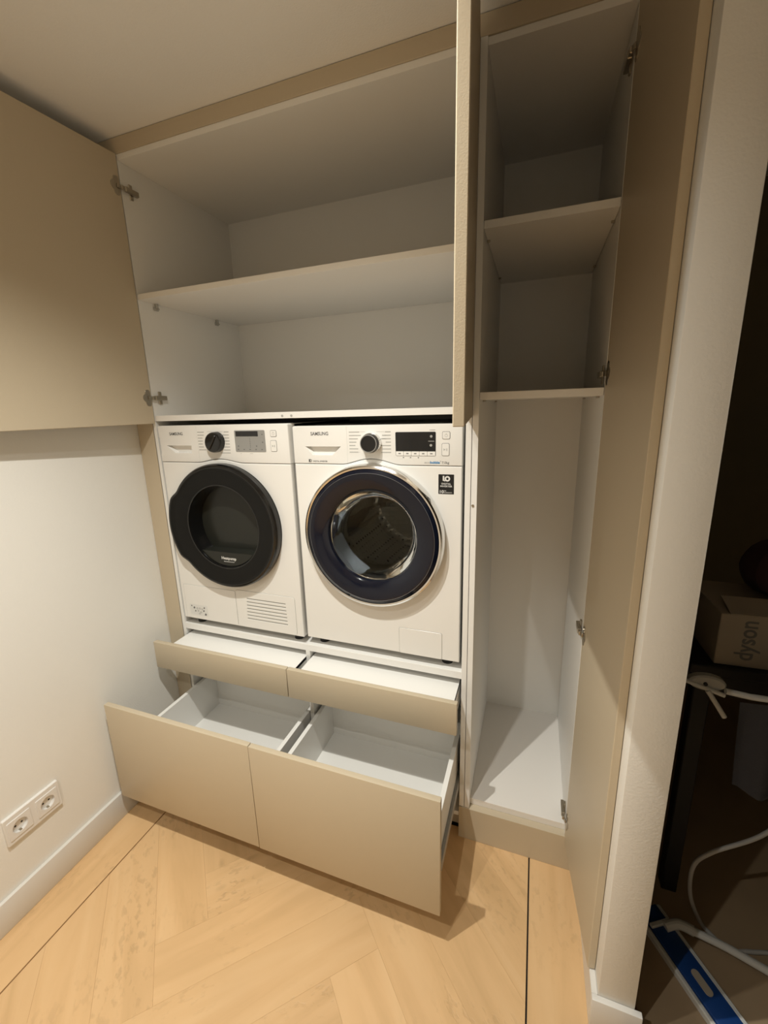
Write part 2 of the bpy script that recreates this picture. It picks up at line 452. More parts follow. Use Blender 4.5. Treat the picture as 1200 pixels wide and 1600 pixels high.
# ------------------------------------------------------------------ hinges
def hinge(parent, mx_door, mx_side, m='steel', label=None):
    """concealed hinge: cup plate on the door, arm, cross shaped mounting plate on the carcass side.
    mx_door: frame on the door's inner face (X along the face away from the hinge side, Y out of the face, Z up)
    mx_side: frame on the carcass side (X into the carcass, Y out of the panel, Z up)"""
    t = B()
    prism(t, rrect(0.004, 0.026, -0.031, 0.031, 0.010), -0.0015, 0.0, 0.0004, mx_door @ Matrix.Rotation(PI, 4, 'Z') @ Matrix.Scale(-1, 4, (1, 0, 0)))
    prism(t, circ(0.021, 0, 0.0165, 20), -0.001, 0.0005, 0, mx_door @ Matrix.Rotation(PI, 4, 'Z') @ Matrix.Scale(-1, 4, (1, 0, 0)))
    box(t, 0.008, 0.064, 0.003, 0.014, -0.0085, 0.0085, 0.0015, 1, mx_side)
    box(t, -0.006, 0.014, 0.004, 0.012, -0.007, 0.007, 0.0015, 1, mx_side)
    box(t, 0.030, 0.046, 0.0, 0.005, -0.025, 0.025, 0.002, 1, mx_side)
    # link between cup and arm
    a = mx_door @ Vector((0.016, 0.004, 0)); c = mx_side @ Vector((0.0, 0.008, 0))
    d = (c-a); u = d.normalized()
    fr = Matrix((u, Vector((0, 0, 1)).cross(u), Vector((0, 0, 1)))).transposed().to_4x4(); fr.translation = a
    box(t, 0, d.length, -0.002, 0.002, -0.0065, 0.0065, 0.001, 1, fr)
    bmesh.ops.recalc_face_normals(t, faces=t.faces)
    h = obj('hinge', t, m, parent)
    s = B()
    for x, r in ((0.053, 0.0035), (0.022, 0.003)):
        tt = bmesh.new(); bmesh.ops.create_cone(tt, segments=12, radius1=r, radius2=r, depth=0.001, cap_ends=True,
            matrix=mx_side @ Matrix.Translation((x, 0.0145, 0)) @ Matrix.Rotation(PI/2, 4, 'X'))
        merge(s, tt)
    return h
def frame(o, x, y, z=(0, 0, 1)):
    m = Matrix((Vector(x).normalized(), Vector(y).normalized(), Vector(z))).transposed().to_4x4(); m.translation = Vector(o); return m

def door_panel(px, py, dx, dy, width, z0, z1, side, name, parent, thick=0.019):
    """(px,py): inner hinge corner; (dx,dy): direction along the inner face; side: +1/-1 where the outer face lies"""
    d = Vector((dx, dy, 0)).normalized(); n = Vector((-d.y, d.x, 0))*side
    fr = frame((px, py, 0), d, n)
    t = B(); box(t, 0, width, 0, thick, z0, z1, 0.0014, 1, fr)
    bmesh.ops.recalc_face_normals(t, faces=t.faces)
    return obj(name, t, 'beige', parent), d, n

# ------------------------------------------------------------------ upper cupboard above the machines
UZ = 1.5948
up = thing('upper_cupboard', 'wide two-door upper cupboard with white interior and one shelf, above both machines', 'cupboard', (0.72, 0.3, UZ))
obj('side_panel', box(B(), XL-0.018, XL, 0.0, DY, UZ, ZB, 0.0005), 'white', up)
obj('side_panel', box(B(), XP, XP+0.0182, 0.0, DY, UZ, ZB, 0.0005), 'white', up)
obj('bottom_panel', box(B(), XL, XP, 0.0, DY, UZ, 1.6165, 0.0005), 'white', up)
obj('top_panel', box(B(), XL, XP, 0.0, DY, ZB-0.018, ZB, 0.0005), 'white', up)
obj('shelf', box(B(), XL+0.001, XP-0.001, 0.0, DY-0.002, 2.043, 2.062, 0.0005), 'white', up)
obj('back_panel', box(B(), XL, XP, DY-0.0005, DY+0.008, UZ, ZB), 'white', up)
for y in (0.08, 0.428):
    t = B(); box(t, XL, XL+0.012, y-0.006, y+0.006, 2.026, 2.043, 0.002)
    box(t, XL, XL+0.006, y-0.012, y+0.012, 2.018, 2.032, 0.002)
    box(t, XL+0.004, XL+0.018, y-0.003, y+0.003, 2.020, 2.026, 0.001)
    obj('shelf_support', t, 'clip', up)
for x in (0.693, 0.73):
    obj('screw_cap', prism(B(), circ(x, 1.6035, 0.0045, 16), -0.0008, 0.0005, 0.0003), 'clip', up)
dl, d, n = door_panel(XL+0.004, -0.006, -0.058, -1, 0.64, 1.586, 2.5115, -1, 'door', up)
dl['label'] = 'left greige door swung open against the wall'
for z in (1.685, 2.409):
    hinge(dl, frame(Vector((XL+0.004, -0.006, z)), d, -n), frame((XL, 0.0, z), (0, 1, 0), (1, 0, 0)))
dr, d, n = door_panel(XP+0.0005, -0.006, 0.118, -1, 0.643, 1.587, 2.5115, 1, 'door', up)
dr['label'] = 'right greige door swung open, seen edge on'
for z in (1.685, 2.409):
    hinge(dr, frame(Vector((XP+0.0005, -0.006, z)), d, -n), frame((XP, 0.0, z), (0, 1, 0), (-1, 0, 0)))

# ------------------------------------------------------------------ laundry base unit with drawers
PZ0, PZ1 = 0.684, 0.712
DV0, DV1 = 0.7155, 0.7335
lu = thing('laundry_unit', 'greige drawer unit with open drawers and white platform carrying both machines', 'cabinet', (0.72, 0.3, 0.0))
ep = recentre(obj('end_panel', box(B(), XL-0.018, XL-0.0005, 0.0, DY, 0.09, UZ-0.0005, 0.0005), 'white')); tag(ep, 'white upright panel behind the greige strip, left of the dryer', 'panel', 'upright panels beside the machines')
ep = recentre(obj('end_panel', box(B(), XP+0.0005, XP+0.0182, -0.004, DY, 0.1425, UZ-0.0005, 0.0005), 'white')); tag(ep, 'white upright panel between the washing machine and the tall cupboard', 'panel', 'upright panels beside the machines')
obj('platform', box(B(), XL, XP, 0.0, DY, PZ0, PZ1, 0.0006), 'white', lu)
obj('bottom_panel', box(B(), XL, XP, 0.0, DY, 0.09, 0.108, 0.0005), 'white', lu)
obj('divider', box(B(), DV0, DV1, 0.0, DY, 0.108, PZ0, 0.0005), 'white', lu)
obj('back_panel', box(B(), XL, XP, DY-0.0005, DY+0.008, 0.09, UZ-0.01), 'white', lu)
def pan(bm, x0, x1, y0, y1, z0, z1, zf, th=0.016):
    box(bm, x0, x0+th, y0, y1, z0, z1, 0.0005); box(bm, x1-th, x1, y0, y1, z0, z1, 0.0005)
    box(bm, x0+th, x1-th, y1-th, y1, z0, z1-0.004, 0.0005)
    box(bm, x0+th, x1-th, y0, y1-th, z0, zf, 0.0)
def rails(parent, x0, x1, y0, z, m='silver', th=0.0105):
    for x, th in ((x0, 0.011), (x1, th)):
        t = B(); box(t, x, x+th, y0, 0.50, z, z+0.035, 0.001)
        obj('slide', t, m, parent)
XS = 0.699; XE = 1.3415
for side, (fx0, fx1, bx0, bx1) in (('left', (0.040, XS-0.0018, XL+0.012, DV0-0.004)), ('right', (XS+0.0018, XE, DV1+0.011, XP-0.012))):
    yo = -0.3755 if side == 'left' else -0.377
    t = B(); pan(t, bx0, bx1, yo+0.019, 0.125, 0.19, 0.40, 0.218)
    dw = obj('drawer', t, 'white', lu); dw['label'] = '%s deep white drawer pulled far out' % side
    f = obj('drawer_front', box(B(), fx0, fx1, yo, yo+0.019, 0.126, 0.548, 0.0009, 2), 'beige', dw)
    rails(dw, bx0-0.0115, bx1+0.0003, -0.32, 0.225, th=0.0105 if side == 'right' else 0.0035)
    yo = -0.122
    t = B(); pan(t, bx0-0.006, bx1+0.0025, yo+0.019, 0.40, 0.566, 0.655, 0.575)
    box(t, bx0-0.006, bx1+0.0025, yo+0.0192, 0.395, 0.642, 0.656, 0.0006)
    dw = obj('drawer', t, 'white', lu); dw['label'] = '%s shallow drawer with white top board, pulled slightly out' % side
    obj('drawer_front', box(B(), fx0, fx1, yo, yo+0.019, 0.5515, 0.672, 0.0009, 2), 'beige', dw)

# ------------------------------------------------------------------ tall cupboard
TF = 0.168
tc = thing('tall_cupboard', 'narrow full-height open cupboard with white interior, right of the washing machine', 'cupboard', (1.54, 0.3, 0.142))
obj('screw', prism(B(), circ(1.3625, 1.313, 0.004, 16), -0.0072, -0.0035, 0.0005), 'steel', tc)
obj('side_panel', box(B(), XT0-0.0182, XT0, -0.004, DY, 0.1425, ZB, 0.0005), 'white', tc)
obj('side_panel', box(B(), XT1, XT1+0.018, 0.003, DY, 0.1425, ZB, 0.0005), 'white', tc)
obj('bottom_panel', box(B(), XT0, XT1, 0.018, DY, 0.1425, TF, 0.0005), 'edge', tc)
obj('top_panel', box(B(), XT0, XT1, 0.001, DY, ZB-0.018, ZB, 0.0005), 'white', tc)
obj('shelf', box(B(), XT0+0.001, XT1-0.001, 0.001, DY-0.001, 1.635, 1.656, 0.0005), 'white', tc)
obj('shelf', box(B(), XT0+0.001, XT1-0.001, 0.001, DY-0.001, 2.086, 2.106, 0.0005), 'white', tc)
obj('back_panel', box(B(), XT0, XT1, DY-0.0005, DY+0.008, 0.1425, ZB), 'white', tc)
for zz in (1.635, 2.086):
    for y in (0.09, 0.495):
        for x, s in ((XT0, 1), (XT1, -1)):
            t = B(); xa, xb = sorted((x, x+s*0.009)); box(t, xa, xb, y-0.003, y+0.003, zz-0.006, zz, 0.001)
            obj('shelf_pin', t, 'steel', tc)
td, d, n = door_panel(XT1+0.0005, -0.001, 0.0405, -0.356, 0.3585, 0.115, 2.5115, 1, 'door', tc)
for z in (0.216, 0.925, 1.691, 2.40):
    hinge(td, frame(Vector((XT1+0.0005, -0.001, z)), d, -n), frame((XT1, 0.0, z), (0, 1, 0), (-1, 0, 0)))

# ------------------------------------------------------------------ machines
def star_plate(bm, outline, cx, cz, r, y0, y1, n=96, bev=0.0):
    """a plate with a round hole; the outline (x, z) is star shaped about the hole"""
    segs = [(outline[i], outline[(i+1) % len(outline)]) for i in range(len(outline))]
    def hit(a):
        dx, dz = math.cos(a), math.sin(a); best = None
        for (p, q) in segs:
            ex, ez = q[0]-p[0], q[1]-p[1]; den = dx*ez-dz*ex
            if abs(den) < 1e-12: continue
            px, pz = p[0]-cx, p[1]-cz
            tt = (px*ez-pz*ex)/den; s = (px*dz-pz*dx)/den
            if tt > 0 and -1e-9 <= s <= 1+1e-9 and (best is None or tt > best): best = tt
        return (cx+dx*best, cz+dz*best)
    C_ = [round(math.atan2(p[1]-cz, p[0]-cx) % (2*PI), 6) for p in outline]
    A = sorted(set([a for a in [round(2*PI*k/n, 6) for k in range(n)] if min(abs(a-c) for c in C_) > 0.035] + C_))
    t = bmesh.new(); R = []
    for a in A:
        o = hit(a); i = (cx+r*math.cos(a), cz+r*math.sin(a))
        R.append([t.verts.new((o[0], y0, o[1])), t.verts.new((i[0], y0, i[1])), t.verts.new((i[0], y1, i[1])), t.verts.new((o[0], y1, o[1]))])
    N = len(R); rim = []
    for k in range(N):
        a, b2 = R[k], R[(k+1) % N]
        for m_ in range(4): t.faces.new((a[m_], a[(m_+1) % 4], b2[(m_+1) % 4], b2[m_]))
        rim.append((a[0], b2[0]))
    bmesh.ops.recalc_face_normals(t, faces=t.faces)
    if bev:
        es = [t.edges.get(e) for e in rim]; es = [e for e in es if e]
        bmesh.ops.bevel(t, geom=es, offset=bev, segments=3, affect='EDGES', profile=0.5)
    merge(bm, t); return bm
def hump(x0, x1, cx, zb, zh, hw=0.105):
    """points of the wavy seam between front plate and control panel, left to right"""
    P = [(x0, zb)]
    for k in range(17):
        s = k/16*2-1; P.append((cx+hw*s, zb+(zh-zb)*(0.5+0.5*math.cos(PI*s))**0.8))
    P.append((x1, zb)); return P
def machine(root, x0, zb, zt, y0, cx, cz, zs, zh, hole):
    x1 = x0+0.599
    # casing: an open-fronted shell
    t = B(); y1 = y0+0.545; yf = y0+0.02
    box(t, x0+0.002, x0+0.008, yf, y1, zb, zt-0.002, 0.001); box(t, x1-0.008, x1-0.002, yf, y1, zb, zt-0.002, 0.001)
    box(t, x0+0.002, x1-0.002, yf, y1, zt-0.018, zt-0.0015, 0.002); box(t, x0+0.008, x1-0.008, y1-0.006, y1, zb, zt-0.02)
    box(t, x0+0.008, x1-0.008, yf, y1, zb, zb+0.006)
    obj('casing', t, 'appliance', root)
    g2 = 0.0009
    H = hump(x0, x1, cx, zs, zh)
    low = [(x0, zb+0.004), (x1, zb+0.004)] + [(p[0], p[1]-g2) for p in reversed(H)]
    t = B(); star_plate(t, low, cx, cz, hole, y0, y0+0.02, bev=0.004)
    fp = obj('front_plate', t, 'appliance', root, smooth=False)
    top = [(p[0], p[1]+g2) for p in H] + [(x1, zt-0.004), (x1-0.004, zt), (x0+0.004, zt), (x0, zt-0.004)]
    t = B(); prism(t, top, y0-0.001, y0+0.045, 0.003, seg=3)
    cp = obj('control_panel', t, 'appliance', root)
    for fx in (x0+0.05, x1-0.05):
        for fy in (y0+0.05, y1-0.06):
            t = B(); tt = bmesh.new()
            bmesh.ops.create_cone(tt, segments=20, radius1=0.02, radius2=0.016, depth=zb-PZ1, cap_ends=True, matrix=Matrix.Translation((fx, fy, (zb+PZ1)/2)))
            merge(t, tt); obj('foot', t, 'foot', root)
    return fp, cp
def bars(parent, rows, m='print_light', name='dial_marking'):
    t = B()
    for x0, x1, z, h in rows: box(t, x0, x1, parent['yf']-0.0003, parent['yf']+0.0001, z-h/2, z+h/2)
    return obj(name, t, m, parent)
def outline_btn(parent, x0, x1, z0, z1, y, sym):
    b1 = obj('button', prism(B(), rrect(x0, x1, z0, z1, 0.005), y-0.0006, y+0.001, 0.0002), 'print', parent)
    obj('button_face', prism(B(), rrect(x0+0.0013, x1-0.0013, z0+0.0013, z1-0.0013, 0.004), y-0.0014, y+0.001, 0.0003), 'appliance', b1)
    cx, cz = (x0+x1)/2, (z0+z1)/2; t = B()
    if sym == 'power':
        lathe(t, cx, cz-0.0005, [(0.0048, y-0.0016), (0.0048, y-0.0013), (0.0039, y-0.0013), (0.0039, y-0.0016)], 20, close=True)
        box(t, cx-0.0005, cx+0.0005, y-0.0017, y-0.0013, cz+0.0015, cz+0.006)
    else:
        prism(t, [(cx-0.006, cz-0.004), (cx-0.006, cz+0.004), (cx-0.0005, cz)], y-0.0017, y-0.0013)
        box(t, cx+0.0015, cx+0.0028, y-0.0017, y-0.0013, cz-0.004, cz+0.004); box(t, cx+0.0045, cx+0.0058, y-0.0017, y-0.0013, cz-0.004, cz+0.004)
    obj('button_symbol', t, 'print_light', b1)

# --- washing machine (right)
YW = 0.004
wm = thing('washing_machine', 'white front-loading washing machine with navy and chrome porthole, right of the dryer', 'washing machine', (1.027, 0.28, PZ1))
WC = (1.022, 1.186)
wf, wp = machine(wm, 0.7275, 0.7405, 1.5665, YW, WC[0], WC[1], 1.435, 1.455, 0.178)
wp['yf'] = YW-0.001
# drawer of the detergent tray: pocket handle
def pocket(x0, x1, z0, z1, xa, xb, y, depth):
    t = bmesh.new()
    f = [(x0, z1), (x1, z1), (xb, z0), (xa, z0)]
    bk = [(x0+0.012, z1-0.002), (x1-0.012, z1-0.002), (xb-0.004, z0+0.004), (xa+0.004, z0+0.004)]
    A = [t.verts.new((p[0], y-0.004, p[1])) for p in f]; C = [t.verts.new((p[0], y+depth, p[1])) for p in bk]
    t.faces.new(A); t.faces.new(list(reversed(C)))
    for i in range(4): t.faces.new((A[i], C[i], C[(i+1) % 4], A[(i+1) % 4]))
    bmesh.ops.recalc_face_normals(t, faces=t.faces); return t
def line_cut(x0, x1, z0, z1, y, d=0.0012):
    return box(B(), x0, x1, y-0.002, y+d, z0, z1)
carve(wp, [pocket(0.772, 0.916, 1.465, 1.4965, 0.802, 0.880, wp['yf'], 0.016), line_cut(0.9365, 0.9377, 1.42, 1.58, wp['yf'])])
obj('brand_lettering', text_bm('SAMSUNG', 0.7995, 1.5345, wp['yf']-0.0003, 0.0165, 0.068, 0.0003), 'print', wp)
t = text_bm('DIGITAL INVERTER', 0.803, 1.4425, wp['yf']-0.0003, 0.0062, 0.056, 0.0001)
box(t, 0.786, 0.7915, wp['yf']-0.0006, wp['yf'], 1.441, 1.4515)
lathe(t, 0.7935, 1.4463, [(0.005, wp['yf']-0.0006), (0.005, wp['yf']), (0.0028, wp['yf']), (0.0028, wp['yf']-0.0006)], 20, close=True)
obj('technology_lettering', t, 'print', wp)
# programme marks round the dial: short dashes, too small to read in the photograph
rows = []
for k in range(7):
    z = 1.544-k*0.01115
    wl = (0.038, 0.043, 0.032, 0.026, 0.022, 0.032, 0.032)[k]; wr = (0.020, 0.030, 0.034, 0.018, 0.034, 0.030, 0.034)[k]
    rows.append((0.9455, 0.9455+wl, z, 0.0032)); rows.append((1.094-wr, 1.094, z, 0.0032))
bars(wp, rows, 'print_light')
bars(wp, [(0.985, 1.005, 1.5445, 0.0008), (1.045, 1.072, 1.5445, 0.0008), (1.072, 1.077, 1.533, 0.0008), (1.066, 1.077, 1.522, 0.0008), (0.978, 0.984, 1.477, 0.0008)], 'print_light', 'dial_tick')
# dial
t = B(); lathe(t, 1.0275, 1.508, [(0.0345, YW), (0.0345, -0.010), (0.0330, -0.016), (0.0280, -0.0165)], 48)
dk = obj('dial', t, 'chrome', wp); dk['label'] = 'dark dial with chrome rim'
t = B(); lathe(t, 1.0275, 1.508, [(0.0325, -0.012), (0.0305, -0.027), (0.0285, -0.031), (0.0, -0.0315)], 48)
obj('dial_cap', t, 'black', dk)
t = B(); lathe(t, 1.0275, 1.508, [(0.0290, -0.0300), (0.0290, -0.0318), (0.0268, -0.0322), (0.0262, -0.0312)], 48)
obj('dial_rim', t, 'silver', dk)
# display
y = wp['yf']
sc = obj('display', prism(B(), rrect(1.1095, 1.2430, 1.4660, 1.5430, 0.004), y-0.0006, y+0.001, 0.0002), 'print', wp)
obj('screen', prism(B(), rrect(1.1105, 1.2420, 1.4815, 1.5420, 0.0025), y-0.0016, y+0.001, 0.0003), 'screen', sc)
for k in range(5):
    xa = 1.1105+k*0.0263
    kk = obj('option_key', prism(B(), rrect(xa+0.0004, xa+0.0259, 1.4670, 1.4808, 0.0015), y-0.0014, y+0.001, 0.0003), 'appliance', sc)
t = B()
for k in range(5):
    xa = 1.1105+k*0.0263; box(t, xa+0.009, xa+0.017, y-0.0018, y-0.0014, 1.4725, 1.4755)
for xa in (1.134, 1.158, 1.184): box(t, xa, xa+0.004, y-0.0004, y+0.0002, 1.4595, 1.4625)
box(t, 1.223, 1.241, y-0.0004, y+0.0002, 1.5475, 1.5487)
obj('key_marking', t, 'print', sc)
t = B(); lathe(t, 1.2285, 1.5285, [(0.0042, y-0.0018), (0.0, y-0.0019)], 12); lathe(t, 1.2275, 1.5005, [(0.0042, y-0.0018), (0.0, y-0.0019)], 12)
box(t, 1.219, 1.238, y-0.0018, y-0.0015, 1.5125, 1.5143)
obj('screen_marking', t, 'seam', sc)
outline_btn(wp, 1.2630, 1.2885, 1.5190, 1.5435, y, 'power'); outline_btn(wp, 1.2615, 1.2865, 1.4670, 1.5070, y, 'play')
t = text_bm('eco', 1.2055, 1.4425, y-0.0003, 0.0105, 0.0185, 0.0)
obj('capacity_lettering', t, 'print_light', wp)
obj('capacity_lettering', text_bm('bubble', 1.2245, 1.4425, y-0.0003, 0.0105, 0.031, 0.00035), 'print_blue', wp)
t = text_bm('7.0kg', 1.2625, 1.4425, y-0.0003, 0.0105, 0.0225, 0.0); merge(t, text_bm('TM', 1.2562, 1.449, y-0.0003, 0.003))
obj('capacity_lettering', t, 'print', wp)
# sticker
st = obj('sticker', prism(B(), rrect(1.2515, 1.3015, 1.3445, 1.4085, 0.001), YW-0.0004, YW+0.0002), 'screen', wf)
st['label'] = 'black square sticker with white lettering'
t = text_bm('DIGITAL', 1.2765, 1.3755, YW-0.0006, 0.0075, 0.030, 0.0001, align='CENTER')
merge(t, text_bm('INVERTER', 1.2765, 1.3675, YW-0.0006, 0.0075, 0.038, 0.0001, align='CENTER'))
obj('sticker_lettering', t, 'print_white', st)
t = text_bm('10', 1.2535, 1.3475, YW-0.0006, 0.0135, 0.0125, 0.0003)
merge(t, text_bm('YEAR', 1.268, 1.3535, YW-0.0006, 0.0048, 0.009)); merge(t, text_bm('WARRANTY', 1.268, 1.3478, YW-0.0006, 0.0048, 0.028))
lathe(t, 1.2805, 1.3945, [(0.0088, YW-0.0009), (0.0088, YW-0.0003), (0.0040, YW-0.0003), (0.0040, YW-0.0009)], 28, close=True)
box(t, 1.2655, 1.2705, YW-0.0009, YW-0.0003, 1.3875, 1.4035); box(t, 1.2705, 1.2735, YW-0.0009, YW-0.0003, 1.3860, 1.3905)
obj('sticker_emblem', t, 'print_white', st)
# pump filter flap
ff = obj('filter_flap', prism(B(), rrect(1.1085, 1.2665, 0.7450, 0.8480, 0.006), YW-0.0003, YW+0.001), 'seam', wf)
obj('flap_cover', prism(B(), rrect(1.1097, 1.2653, 0.7462, 0.8468, 0.005), YW-0.0012, YW+0.001, 0.0005), 'appliance', ff)
# porthole door
cx, cz = WC
t = B(); lathe(t, cx, cz, [(0.254, YW-0.0005), (0.2555, -0.010), (0.2545, -0.022), (0.2510, -0.031), (0.2455, -0.0345), (0.2405, -0.0335), (0.2395, -0.030), (0.2385, -0.012), (0.2385, YW-0.0005)], 128, close=True)
pd = obj('porthole_door', t, 'chrome', wm); pd['label'] = 'chrome-rimmed navy porthole door'
t = B(); lathe(t, cx, cz, [(0.2395, -0.010), (0.2395, -0.0295), (0.2375, -0.0335), (0.2280, -0.0385), (0.2260, -0.0385), (0.2180, -0.0380), (0.195, -0.0340), (0.172, -0.0260), (0.163, -0.0190), (0.1595, -0.0080), (0.1595, YW-0.001)], 128)
obj('door_ring', t, 'navy', pd)
t = B(); lathe(t, cx, cz, [(0.2272, -0.0382), (0.2266, -0.0392), (0.2260, -0.0382)], 128); obj('ring_line', t, 'silver', pd)
outer = [(0.1590, -0.0120), (0.1545, 0.000), (0.146, 0.030), (0.136, 0.054), (0.126, 0.064), (0.110, 0.069), (0.0, 0.073)]
inner = [(0.0, 0.0765), (0.110, 0.0725), (0.1285, 0.0670), (0.1390, 0.0560), (0.1490, 0.0310), (0.1575, 0.0005), (0.1590, -0.0080)]
t = B(); lathe(t, cx, cz, outer+inner+[(0.1590, -0.0120)][:0], 96)
obj('door_glass', t, 'glass', pd)
t = B(); lathe(t, cx, cz, [(0.1775, 0.012), (0.168, 0.006), (0.1625, 0.014), (0.160, 0.040), (0.164, 0.075), (0.155, 0.084), (0.150, 0.092), (0.158, 0.104), (0.20, 0.112)], 96)
obj('gasket', t, 'rubber', wm)
t = B(); lathe(t, cx, cz, [(0.162, 0.108), (0.172, 0.112), (0.232, 0.116), (0.240, 0.130), (0.240, 0.440), (0.225, 0.455), (0.08, 0.462), (0.05, 0.448), (0.0, 0.444)], 96)
dm = obj('drum', t, 'drum', wm)
for k in range(3):
    a = math.radians(80+120*k); t = B()
    fr = Matrix.Translation((cx, 0, cz)) @ Matrix.Rotation(-a, 4, 'Y')
    tt = bmesh.new()
    secs = [(0.135, 0.012, 0.030), (0.20, 0.020, 0.050), (0.36, 0.022, 0.055), (0.425, 0.012, 0.035)]
    rg = []
    for yy, hw, hh in secs:
        rg.append([tt.verts.new((0.239, yy, -hw*1.5)), tt.verts.new((0.239-hh*0.7, yy, -hw*0.6)), tt.verts.new((0.239-hh, yy, 0)), tt.verts.new((0.239-hh*0.7, yy, hw*0.6)), tt.verts.new((0.239, yy, hw*1.5))])
    for A_, C_ in zip(rg, rg[1:]):
        for i in range(4): tt.faces.new((A_[i], A_[i+1], C_[i+1], C_[i]))
    tt.faces.new(rg[0]); tt.faces.new(rg[-1])
    bmesh.ops.recalc_face_normals(tt, faces=tt.faces)
    merge(t, tt, fr); obj('drum_paddle', t, 'chrome', dm)

# --- tumble dryer (left)
YD = -0.008
dm_ = thing('tumble_dryer', 'white tumble dryer with black round door, left of the washing machine', 'tumble dryer', (0.418, 0.27, PZ1))
DC = (0.408, 1.184)
df, dp = machine(dm_, 0.118, 0.742, 1.577, YD, DC[0], DC[1], 1.434, 1.448, 0.178)
y = YD-0.001; dp['yf'] = y
def dpocket():
    t = bmesh.new()
    f = [(0.150, 1.500), (0.278, 1.500), (0.278, 1.469), (0.194, 1.469)]
    bk = [(0.166, 1.498), (0.276, 1.498), (0.276, 1.473), (0.200, 1.473)]
    A = [t.verts.new((p[0], y-0.004, p[1])) for p in f]; C = [t.verts.new((p[0], y+0.014, p[1])) for p in bk]
    t.faces.new(A); t.faces.new(list(reversed(C)))
    for i in range(4): t.faces.new((A[i], C[i], C[(i+1) % 4], A[(i+1) % 4]))
    bmesh.ops.recalc_face_normals(t, faces=t.faces); return t
carve(dp, [dpocket(), line_cut(0.3105, 0.3117, 1.42, 1.59, y), line_cut(0.1205, 0.1235, 1.463, 1.530, y, 0.004)])
obj('brand_lettering', text_bm('SAMSUNG', 0.176, 1.540, y-0.0003, 0.0160, 0.066, 0.0003), 'print', dp)
rows = []
for k in range(8):
    z = 1.5505-k*0.0112
    wl = (0.032, 0.030, 0.022, 0.022, 0.020, 0.024, 0.034, 0.026)[k]; wr = (0.022, 0.034, 0.030, 0.036, 0.018, 0.032, 0.030, 0.046)[k]
    if k < 7: rows.append((0.315, 0.315+wl, z, 0.0032))
    rows.append((0.462-wr, 0.462, z, 0.0032))
bars(dp, rows, 'print_light')
bars(dp, [(0.362, 0.386, 1.552, 0.0008), (0.408, 0.436, 1.552, 0.0008), (0.432, 0.444, 1.508, 0.0008)], 'print_light', 'dial_tick')
def dialf(a, r): return r*(1.0+0.035*math.cos(2*(a-0.9)))
t = B(); lathe(t, 0.4025, 1.513, [(0.0385, YD), (0.0380, -0.026), (0.0355, -0.033), (0.0300, -0.0352), (0.0, -0.0340)], 48, dialf)
dk = obj('dial', t, 'black', dp)
t = B(); prism(t, rrect(0.3985, 0.4065, 1.482, 1.544, 0.0038), -0.0395, -0.030, 0.0015, Matrix.Translation((0.4025, 0, 1.513)) @ Matrix.Rotation(0.6, 4, 'Y') @ Matrix.Translation((-0.4025, 0, -1.513)))
obj('dial_grip', t, 'black', dk)
dd = obj('display', prism(B(), rrect(0.4870, 0.6200, 1.4765, 1.5555, 0.004), y-0.0010, y+0.001, 0.0004), 'silver', dp)
dd['label'] = 'silver display panel with a dark strip'
obj('screen', prism(B(), rrect(0.4935, 0.5905, 1.5335, 1.5520, 0.001), y-0.0016, y+0.001), 'screen', dd)
t = B()
for k in range(6): box(t, 0.5525, 0.5555, y-0.0014, y-0.0009, 1.525-k*0.0063, 1.5275-k*0.0063)
for k in range(5): box(t, 0.4965+k*0.026, 0.5025+k*0.026, y-0.0014, y-0.0009, 1.484, 1.4875)
for xx, zz in ((0.4985, 1.496), (0.5785, 1.496), (0.606, 1.538), (0.606, 1.510)): box(t, xx, xx+0.005, y-0.0014, y-0.0009, zz, zz+0.004)
obj('display_marking', t, 'print', dd)
outline_btn(dp, 0.6430, 0.6690, 1.5310, 1.5545, y, 'power'); outline_btn(dp, 0.6410, 0.6670, 1.4780, 1.5190, y, 'play')
bars(dp, [(0.507, 0.512, 1.4705, 0.0012), (0.548, 0.562, 1.4705, 0.0012)], 'print_light', 'panel_marking')
# door
cx, cz = DC
def bulge(a, r):
    if r < 0.215: return r
    d_ = abs(((math.degrees(a)-183.5+180) % 360)-180)
    s = 1.0 if d_ < 26 else max(0.0, 1-(d_-26)/12)
    s = s*s*(3-2*s)
    return r+0.018*s*min(1, (r-0.215)/0.02)
t = B(); lathe(t, cx, cz, [(0.2495, YD-0.0005), (0.2500, -0.020), (0.2485, -0.036), (0.2440, -0.0430), (0.2370, -0.0455), (0.2330, -0.0450), (0.2290, -0.0425), (0.2230, -0.0415), (0.170, -0.0400), (0.1655, -0.0385), (0.1640, -0.034), (0.1560, 0.024), (0.1540, 0.030)], 144, bulge)
dr_ = obj('door', t, 'black_satin', dm_); dr_['label'] = 'black round door with a grip bulge on its left'
t = B(); lathe(t, cx, cz, [(0.2497, -0.015), (0.2504, -0.022), (0.2490, -0.0365), (0.2443, -0.0435), (0.2372, -0.0460), (0.2345, -0.0457)], 144, bulge)
obj('door_rim', t, 'black', dr_)
t = B(); lathe(t, cx, cz, [(0.1700, -0.0404), (0.1660, -0.0397), (0.1636, -0.0340), (0.1553, 0.0240)], 96)
obj('recess_wall', t, 'black', dr_)
t = B(); lathe(t, cx, cz, [(0.156, 0.026), (0.0, 0.026)], 96)
obj('door_window', t, 'smoke', dr_)
zc = -0.105; a0 = math.asin(zc/0.162)
P = [(cx+0.162*math.cos(a), cz+0.162*math.sin(a)) for a in [PI-a0+(PI+2*a0)*k/40 for k in range(41)]]
t = B(); prism(t, P, -0.030, 0.026, 0.001)
bl = obj('recess_ledge', t, 'smoke', dr_)
t = text_bm('Heatpump', cx+0.006, cz-0.1345, -0.0306, 0.0165, 0.070, 0.0003, align='CENTER')
